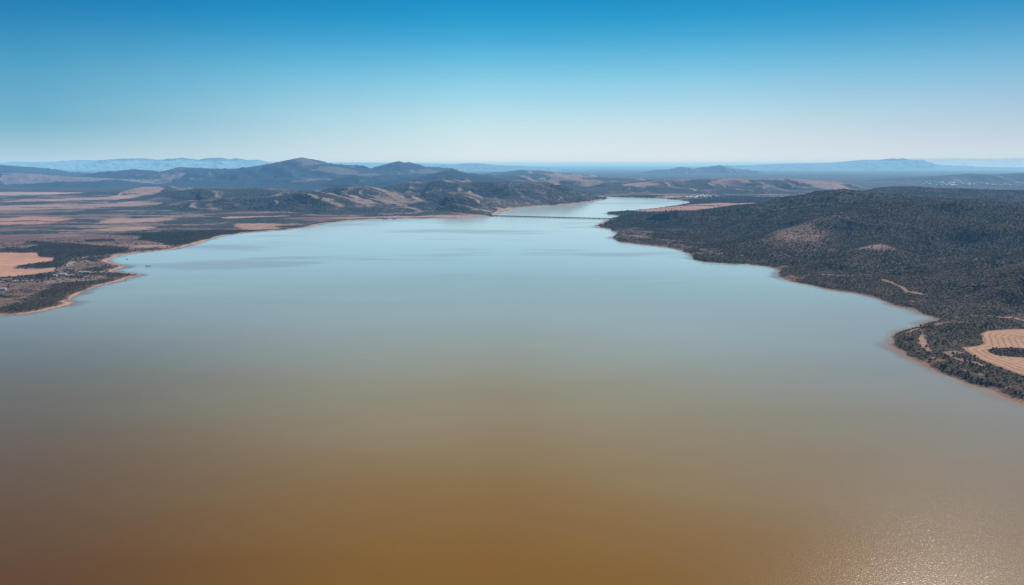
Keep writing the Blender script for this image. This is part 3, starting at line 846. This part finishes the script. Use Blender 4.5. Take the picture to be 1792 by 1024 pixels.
protos = [make_shrub(k, (0, 0, 0), 1, 0, 'x', None) for k in range(5)]
used = [False] * 5
dk = {}
for n_, i in enumerate(top):
    x, y, z, s, dn, tn = pts[i]
    k = n_ % 5
    near_shore = float(shore_sd(np.array([x]), np.array([y]))[0]) < 28
    if x < 0:
        lab, grp = 'dark green rounded shrub tree on the sandy left shore spit', 'shrub trees on the left spit'
    elif near_shore:
        lab, grp = 'dark shrub tree in the dense belt above the right waterline', 'shrub trees along the right waterline'
    else:
        lab, grp = 'dark shrub tree inland between the waterline belt and the orange ploughed field', 'shrub trees inland near the ploughed field'
    if not used[k]:
        t = protos[k]; used[k] = True
    else:
        src = protos[k]; t = src.copy(); link(t)
        for ch in list(src.children):
            c_ = ch.copy(); link(c_, t)
    t.location = (x, y, z); t.rotation_euler = (0, 0, random.uniform(0, 6.28)); t.scale = (s, s, s * random.uniform(.85, 1.15))
    tag(t, lab, 'tree', grp)

# everything else is uncountable scrub: instances on points
rp = pts[rest]
me = bpy.data.meshes.new('scrub'); me.vertices.add(len(rp)); me.vertices.foreach_set('co', rp[:, :3].astype(np.float32).ravel())
rng = np.random.default_rng(5)
idx = np.where(rng.uniform(0, 1, len(rp)) < .14 + .5 * (rp[:, 4] < .7), 5 + rng.integers(0, 2, len(rp)), rng.integers(0, 5, len(rp)))
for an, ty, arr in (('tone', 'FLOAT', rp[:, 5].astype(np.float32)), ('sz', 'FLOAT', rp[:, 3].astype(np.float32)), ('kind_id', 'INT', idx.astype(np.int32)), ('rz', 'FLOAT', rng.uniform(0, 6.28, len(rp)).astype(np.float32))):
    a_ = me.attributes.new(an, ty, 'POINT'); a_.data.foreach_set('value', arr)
scrub = link(bpy.data.objects.new('scrub', me))
tag(scrub, 'dark green scrub covering the hillside, the headland and the left shore', 'scrub', kind='stuff')
pc = bpy.data.collections.new('shrub_kinds')
for k, m_ in enumerate(CR + CRD):
    pc.objects.link(bpy.data.objects.new('shrub_%d' % k, m_))
ng = bpy.data.node_groups.new('scatter', 'GeometryNodeTree')
ng.interface.new_socket('Geometry', in_out='INPUT', socket_type='NodeSocketGeometry')
ng.interface.new_socket('Geometry', in_out='OUTPUT', socket_type='NodeSocketGeometry')
gi = ng.nodes.new('NodeGroupInput'); go = ng.nodes.new('NodeGroupOutput')
m2p = ng.nodes.new('GeometryNodeMeshToPoints')
iop = ng.nodes.new('GeometryNodeInstanceOnPoints')
ci = ng.nodes.new('GeometryNodeCollectionInfo'); ci.inputs['Collection'].default_value = pc; ci.inputs['Separate Children'].default_value = True
ci.inputs['Reset Children'].default_value = True


def na_(nm, ty):
    n = ng.nodes.new('GeometryNodeInputNamedAttribute'); n.data_type = ty; n.inputs[0].default_value = nm
    return [o_ for o_ in n.outputs if o_.enabled][0]


cx_ = ng.nodes.new('ShaderNodeCombineXYZ')
L_ = ng.links.new
L_(gi.outputs[0], m2p.inputs[0]); L_(m2p.outputs[0], iop.inputs['Points']); L_(ci.outputs[0], iop.inputs['Instance'])
iop.inputs['Pick Instance'].default_value = True
L_(na_('kind_id', 'INT'), iop.inputs['Instance Index']); L_(na_('rz', 'FLOAT'), cx_.inputs[2])
L_(cx_.outputs[0], iop.inputs['Rotation']); vm_ = ng.nodes.new('ShaderNodeVectorMath'); vm_.operation = 'SCALE'; vm_.inputs[0].default_value = (1.15, 1.15, .62)
L_(na_('sz', 'FLOAT'), vm_.inputs['Scale']); L_(vm_.outputs[0], iop.inputs['Scale'])
L_(iop.outputs[0], go.inputs[0])
md = scrub.modifiers.new('scatter', 'NODES'); md.node_group = ng


# ------------------------------------------------------------------ built things
def flat_mat(name, c, c2=None, rough=.7, scale=1.5):
    m, nt, b = mat(name)
    nt.links.new(mixc(nt, noise_tex(nt, N(nt, 'ShaderNodeNewGeometry').outputs['Position'], scale), c, c2 or tuple(v * .75 for v in c)), b.inputs['Base Color'])
    b.inputs['Roughness'].default_value = rough
    return m


M_white = flat_mat('white_paint', (.78, .77, .74)); M_conc = flat_mat('weathered_concrete', (.07, .07, .065), (.04, .04, .038))
M_roofr = flat_mat('clay_roof', (.30, .16, .11)); M_roofg = flat_mat('pale_metal_roof', (.66, .62, .56)); M_wall = flat_mat('pale_render', (.62, .57, .5))
M_dark = flat_mat('dark_paint', (.02, .03, .045)); M_glass = flat_mat('dark_glass', (.02, .025, .03), rough=.1); M_red = flat_mat('faded_red_paint', (.30, .06, .05))
M_asph = flat_mat('asphalt', (.055, .055, .055)); M_grey = flat_mat('grey_trim', (.25, .25, .25))


class MB:
    def __init__(s): s.v = []; s.f = []

    def box(s, x0, x1, y0, y1, z0, z1):
        b = len(s.v)
        s.v += [(x, y, z) for z in (z0, z1) for x, y in ((x0, y0), (x1, y0), (x1, y1), (x0, y1))]
        s.f += [tuple(b + i for i in q) for q in ((0, 3, 2, 1), (4, 5, 6, 7), (0, 1, 5, 4), (1, 2, 6, 5), (2, 3, 7, 6), (3, 0, 4, 7))]
        return s

    def poly(s, pts_, faces):
        b = len(s.v); s.v += pts_; s.f += [tuple(b + i for i in q) for q in faces]; return s

    def cyl(s, x, y, z0, z1, r0, r1=None, n=12):
        r1 = r0 if r1 is None else r1; b = len(s.v)
        for z, r_ in ((z0, r0), (z1, r1)):
            s.v += [(x + r_ * math.cos(6.2832 * k / n), y + r_ * math.sin(6.2832 * k / n), z) for k in range(n)]
        s.f += [(b + k, b + (k + 1) % n, b + n + (k + 1) % n, b + n + k) for k in range(n)]
        s.f += [tuple(b + k for k in reversed(range(n))), tuple(b + n + k for k in range(n))]
        return s

    def build(s, name, m, parent=None):
        me = bpy.data.meshes.new(name); me.from_pydata(s.v, [], s.f); me.materials.append(m)
        return link(bpy.data.objects.new(name, me), parent)


def empty(name, loc, rz=0, label=None, cat=None, group=None):
    o = bpy.data.objects.new(name, None); o.location = loc; o.rotation_euler = (0, 0, rz); link(o)
    return tag(o, label, cat, group)


def zat(x, y):
    z, _, _ = height(np.array([float(x)]), np.array([float(y)])); return float(z[0])


# bridge across the channel
b0 = Vector(at(862, 378.4)); b1 = Vector(at(1067, 383.6))
L = (b1 - b0).length; ang = math.atan2(b1.y - b0.y, b1.x - b0.x)
br = empty('bridge', (b0.x, b0.y, 0), ang, 'long low dark road bridge crossing the narrow channel', 'bridge')
MB().box(-12, L + 12, -4.5, 4.5, 1.3, 2.6).build('deck', M_conc, br)
MB().box(-12, L + 12, -4.0, 4.0, 2.604, 2.66).build('road_surface', M_asph, br)
MB().box(-12, L + 12, -4.5, -4.15, 2.6, 3.5).build('parapet', M_conc, br)
MB().box(-12, L + 12, 4.15, 4.5, 2.6, 3.5).build('parapet', M_conc, br)
nb = int(L / 20)
for k in range(nb + 1):
    x_ = L * k / nb
    m_ = MB().box(x_ - 1.0, x_ + 1.0, -3.4, 3.4, -3, .9); m_.box(x_ - 1.4, x_ + 1.4, -4.2, 4.2, .9, 1.3)
    m_.build('pier', M_conc, br)


def hull(mb, Lh, W, H):
    secs = [(-.5, .75, 1), (-.2, 1, .98), (.15, .95, 1.0), (.38, .5, 1.12), (.5, .04, 1.25)]
    b = len(mb.v)
    for t, w, h in secs:
        hw = W / 2 * w
        mb.v += [(t * Lh, -hw, H * h), (t * Lh, -hw * .75, H * .1), (t * Lh, 0, -H * .3), (t * Lh, hw * .75, H * .1), (t * Lh, hw, H * h), (t * Lh, hw * .8, H * h * .7), (t * Lh, -hw * .8, H * h * .7)]
    n = 7
    for i in range(len(secs) - 1):
        for k in range(n):
            mb.f.append((b + i * n + k, b + (i + 1) * n + k, b + (i + 1) * n + (k + 1) % n, b + i * n + (k + 1) % n))
    mb.f.append(tuple(b + k for k in range(n))); mb.f.append(tuple(b + (len(secs) - 1) * n + k for k in reversed(range(n))))
    return mb


def boat(px, py, Lh, rz, mh, label, cabin=True, group=None, mc=None):
    x, y = at(px, py)
    t = empty('motor_boat' if cabin else 'rowing_boat', (float(x), float(y), 0.02), rz, label, 'boat', group)
    hull(MB(), Lh, Lh * .36, Lh * .13).build('hull', mh, t)
    if cabin:
        c_ = MB().box(-.1 * Lh, .16 * Lh, -.12 * Lh, .12 * Lh, .1 * Lh, .3 * Lh).build('cabin', mc or mh, t)
        MB().box(-.06 * Lh, .163 * Lh, -.123 * Lh, .123 * Lh, .2 * Lh, .26 * Lh).build('window', M_glass, c_)
        MB().box(-.52 * Lh, -.47 * Lh, -.04 * Lh, .04 * Lh, .02 * Lh, .19 * Lh).build('outboard_motor', M_dark, t)
    else:
        for q_ in (-.2, .1):
            MB().box(q_ * Lh, (q_ + .06) * Lh, -.14 * Lh, .14 * Lh, .1 * Lh, .12 * Lh).build('bench', M_grey, t)
    return t


boat(255.8, 466.3, 6.0, 2.6, M_dark, 'dark cabin boat out on open water off the sandy spit')
boat(261.3, 466, 7.2, .15, M_dark, 'long low dark open boat just right of the dark cabin boat', cabin=False)
boat(222.3, 454.3, 4.5, 0, M_dark, 'small dark boat moored in the bay behind the sandy spit')
boat(210.8, 475, 4.2, .4, M_white, 'small white boat in the narrow inlet, left of its pair')
boat(216.3, 475.6, 5.5, .1, M_white, 'longer white boat in the narrow inlet, right of its pair')
boat(1557.2, 603, 3.6, 1.3, M_white, 'small white boat at the tip of the right headland')
x, y = at(221, 493.5)
mk = empty('marker_post', (float(x), float(y), 0), 0, 'faded red marker post standing in shallow water off the left spit', 'post')
MB().cyl(0, 0, -1.5, 3.6, .35, .3).build('pole', M_red, mk)
MB().cyl(0, 0, 3.6, 4.5, .7, .1).build('top_mark', M_red, mk)


def house(name, loc, rz, w, d, h, mr, label, group=None, detail=True, flat=False):
    t = empty(name, loc, rz, label, 'house', group)
    wl = MB().box(-w / 2, w / 2, -d / 2, d / 2, -1.0, h)
    rh = .12 * d if flat else .32 * d
    if not flat:
        wl.poly([(-w / 2, -d / 2, h), (-w / 2, d / 2, h), (-w / 2, 0, h + rh), (w / 2, -d / 2, h), (w / 2, d / 2, h), (w / 2, 0, h + rh)], [(0, 2, 1), (3, 4, 5)])
    wl.build('wall', M_wall if not flat else M_white, t)
    e = .5
    MB().poly([(-w / 2 - e, -d / 2 - e, h - .15), (w / 2 + e, -d / 2 - e, h - .15), (w / 2 + e, 0, h + rh + .1), (-w / 2 - e, 0, h + rh + .1), (-w / 2 - e, d / 2 + e, h - .15), (w / 2 + e, d / 2 + e, h - .15),
               (-w / 2 - e, -d / 2 - e, h + .05), (w / 2 + e, -d / 2 - e, h + .05), (w / 2 + e, 0, h + rh + .3), (-w / 2 - e, 0, h + rh + .3), (-w / 2 - e, d / 2 + e, h + .05), (w / 2 + e, d / 2 + e, h + .05)],
              [(0, 3, 2, 1), (3, 4, 5, 2), (6, 7, 8, 9), (9, 8, 11, 10), (0, 1, 7, 6), (4, 10, 11, 5), (0, 6, 9, 3), (3, 9, 10, 4), (1, 2, 8, 7), (2, 5, 11, 8)]).build('roof', mr, t)
    if detail:
        for k in (-.3, .3):
            MB().box(k * w - .8, k * w + .8, -d / 2 - .06, -d / 2 + .05, 1.0, 2.1).build('window', M_glass, t)
        MB().box(-.5, .5, -d / 2 - .07, -d / 2 + .05, 0, 2.1).build('door', M_dark, t)
    return t


for px, py, w, d, rz, mr, lab in ((111, 481.5, 15, 9, .1, M_roofg, 'white gabled house, largest among the scrub on the left spit'),
                                  (97, 483.5, 8, 6, .2, M_roofg, 'small pale shed just left of the largest white house on the spit'),
                                  (152, 477, 17, 7, .05, M_roofg, 'long low pale building by the sandy track toward the inlet'),
                                  (141, 477.2, 8, 6, .3, M_roofg, 'small pale hut at the left end of the long low building'),
                                  (150, 457.5, 9, 6, -.1, M_roofg, 'lone pale hut in the brown clearing behind the inlet'),
                                  (115, 465, 7, 6, .1, M_roofr, 'small brown roofed hut at the edge of the dense dark scrub'),
                                  (5, 507, 14, 8, .2, M_roofg, 'pale roofed farm building in the brown grass at the far left')):
    x, y = at(px, py, 3.5); x = float(x); y = float(y)
    house('house', (x, y, zat(x, y)), rz, w * .72, d * .72, 2.9, mr, lab)

# far towns: small pale houses
pr = [house('town_house', (0, 0, 0), 0, w, d, h, mr, 'x', None, detail=False, flat=fl) for w, d, h, mr, fl in
      ((16, 12, 7, M_roofg, False), (22, 13, 9, M_roofg, True), (12, 10, 6, M_roofr, False))]
first = [True] * 3


def place_house(k, x, y, s, label, group):
    global first
    if first[k]:
        t = pr[k]; first[k] = False
    else:
        t = pr[k].copy(); link(t)
        for ch in list(pr[k].children):
            link(ch.copy(), t)
    t.location = (x, y, zat(x, y)); t.rotation_euler = (0, 0, random.uniform(0, 3.1)); t.scale = (s, s, s)
    tag(t, label, 'house', group)


for n_, (x0, x1, y0, y1, lab, grp, sx) in ((110, (230, 520, 318.5, 324, 'tiny pale house in the far town below the blue mountains on the left', 'houses of the left far town', 1.25)),
                                       (90, (1615, 1800, 321, 328, 'tiny pale house in the far town behind the dark hill on the right', 'houses of the right far town', 1.2)),
                                       (22, (1205, 1258, 343.5, 347.5, 'small pale house on the far bank behind the channel', 'houses on the far bank', .9)),
                                       (14, (660, 700, 381.2, 382.6, 'tiny white house along the left bank waterline before the bridge', 'houses on the left bank waterline', .55))):
    for i in range(n_):
        px = random.uniform(x0, x1); py = random.uniform(y0, y1)
        x, y = at(px, py, 4.0); x = float(x); y = float(y)
        if float(shore_sd(np.array([x]), np.array([y]))[0]) < 6:
            continue
        hz_, hg_, _ = height(np.array([x]), np.array([y]))
        if hg_[0] >= 0 or hz_[0] > 22:
            continue
        place_house(random.choice((0, 0, 1, 2)), x, y, sx * random.uniform(.8, 1.2), lab, grp)

# ------------------------------------------------------------------ haze layer
mH = bpy.data.materials.new('valley_haze'); mH.use_nodes = True
nt = mH.node_tree; nt.nodes.clear()
out = N(nt, 'ShaderNodeOutputMaterial')
ab = N(nt, 'ShaderNodeVolumeAbsorption'); em = N(nt, 'ShaderNodeEmission'); ad = N(nt, 'ShaderNodeAddShader')
SIG = (2.2e-5, 3.3e-5, 4.9e-5)
HZ = (.38, .67, .84)
ab.inputs['Density'].default_value = 1e-4
ab.inputs['Color'].default_value = (1 - SIG[0] / 1e-4, 1 - SIG[1] / 1e-4, 1 - SIG[2] / 1e-4, 1)
em.inputs['Color'].default_value = (HZ[0] * SIG[0] * 1e4, HZ[1] * SIG[1] * 1e4, HZ[2] * SIG[2] * 1e4, 1)  # volume glow stands in for sunlight scattered by the haze
em.inputs['Strength'].default_value = 1e-4
nt.links.new(ab.outputs[0], ad.inputs[0]); nt.links.new(em.outputs[0], ad.inputs[1]); nt.links.new(ad.outputs[0], out.inputs['Volume'])
hb = MB().box(-160000, 160000, -3000, 170000, -60, 285).build('haze', mH); tag(hb, kind='structure')

# ------------------------------------------------------------------ light
SUN_EL, SUN_AZ = R(44), R(38)     # azimuth clockwise from +Y
w = bpy.data.worlds.new('World'); scene.world = w; w.use_nodes = True
nt = w.node_tree; bg = nt.nodes['Background']
sky = N(nt, 'ShaderNodeTexSky', sky_type='NISHITA'); sky.sun_disc = False
sky.sun_elevation = SUN_EL; sky.sun_rotation = SUN_AZ
sky.altitude = 200; sky.air_density = 1.0; sky.dust_density = .6; sky.ozone_density = 3.0
tc = N(nt, 'ShaderNodeTexCoord'); sx = N(nt, 'ShaderNodeSeparateXYZ'); nt.links.new(tc.outputs['Generated'], sx.inputs[0])
rampn = N(nt, 'ShaderNodeValToRGB'); rampn.color_ramp.interpolation = 'LINEAR'


def s2l(c): return tuple(((v / 255 + .055) / 1.055) ** 2.4 if v > 10 else v / 255 / 12.92 for v in c)


stops = [(-2, (224, 234, 234)), (0.4, (222, 234, 235)), (1.6, (212, 231, 236)), (2.8, (200, 228, 236)), (3.9, (184, 223, 235)), (5.0, (164, 215, 233)), (6.2, (142, 207, 231)), (7.9, (105, 190, 223)), (9.6, (66, 170, 214)), (11, (36, 156, 206)), (12.6, (10, 142, 199)), (14.5, (0, 128, 188)), (18, (0, 112, 174)), (40, (0, 84, 150)), (90, (0, 60, 125))]
els = rampn.color_ramp.elements
while len(els) < len(stops):
    els.new(.5)
for e_, (dg, c_) in zip(els, stops):
    e_.position = .1 + .9 * math.sin(R(dg)); e_.color = (*s2l(c_), 1)
zf = mathn(nt, 'ADD', mathn(nt, 'MULTIPLY', sx.outputs[2], .9), .1)
nt.links.new(zf, rampn.inputs[0])
# the sky darkens toward both sides, most to the left
azr = N(nt, 'ShaderNodeValToRGB'); azr.color_ramp.interpolation = 'LINEAR'
ast_ = [(-1, (.25, .50, .66)), (-.56, (.31, .57, .71)), (-.28, (.74, .85, .91)), (-.05, (1, 1, 1)), (.25, (1.0, .96, .98)), (.58, (.80, .78, .87)), (1, (.75, .74, .82))]
ae = azr.color_ramp.elements
while len(ae) < len(ast_):
    ae.new(.5)
for e_, (u_, c_) in zip(ae, ast_):
    e_.position = .5 + .5 * u_; e_.color = (*c_, 1)
nt.links.new(mathn(nt, 'ADD', mathn(nt, 'MULTIPLY', sx.outputs[0], .5), .5), azr.inputs[0])
flat_ = N(nt, 'ShaderNodeMapRange'); nt.links.new(sx.outputs[2], flat_.inputs[0]); flat_.inputs[1].default_value = -.01; flat_.inputs[2].default_value = .05; flat_.inputs[3].default_value = .45; flat_.inputs[4].default_value = 1
bc2 = mixc(nt, flat_.outputs[0], (1, 1, 1), azr.outputs[0])
rc = mixc(nt, 1.0, rampn.outputs[0], bc2, 'MULTIPLY')
rs = N(nt, 'ShaderNodeVectorMath', operation='SCALE'); nt.links.new(rc, rs.inputs[0]); rs.inputs['Scale'].default_value = 10.0
fin = mixc(nt, .975, sky.outputs[0], rs.outputs[0])
nt.links.new(fin, bg.inputs[0]); bg.inputs[1].default_value = .10
sl = bpy.data.lights.new('sun', 'SUN'); sl.energy = 4.0; sl.angle = R(.53); sl.color = (1, .93, .84)
so = link(bpy.data.objects.new('sun', sl))
d = Vector((math.sin(SUN_AZ) * math.cos(SUN_EL), math.cos(SUN_AZ) * math.cos(SUN_EL), math.sin(SUN_EL)))
so.rotation_euler = d.to_track_quat('Z', 'Y').to_euler(); so.location = (0, 0, 500)

cam = bpy.data.cameras.new('camera'); co = link(bpy.data.objects.new('camera', cam))
cam.sensor_width = 36; cam.lens = FPX / 1792 * 36; cam.clip_start = 1; cam.clip_end = 400000
co.location = (0, 0, CAM_H); co.rotation_euler = (math.pi / 2 - PITCH, 0, 0)
scene.camera = co
scene.view_settings.view_transform = 'Standard'; scene.view_settings.look = 'None'; scene.view_settings.exposure = 0
scene.render.engine = 'CYCLES'
scene.cycles.max_bounces = 4; scene.cycles.diffuse_bounces = 2; scene.cycles.glossy_bounces = 2; scene.cycles.transmission_bounces = 1; scene.cycles.volume_bounces = 0
scene.cycles.use_denoising = True
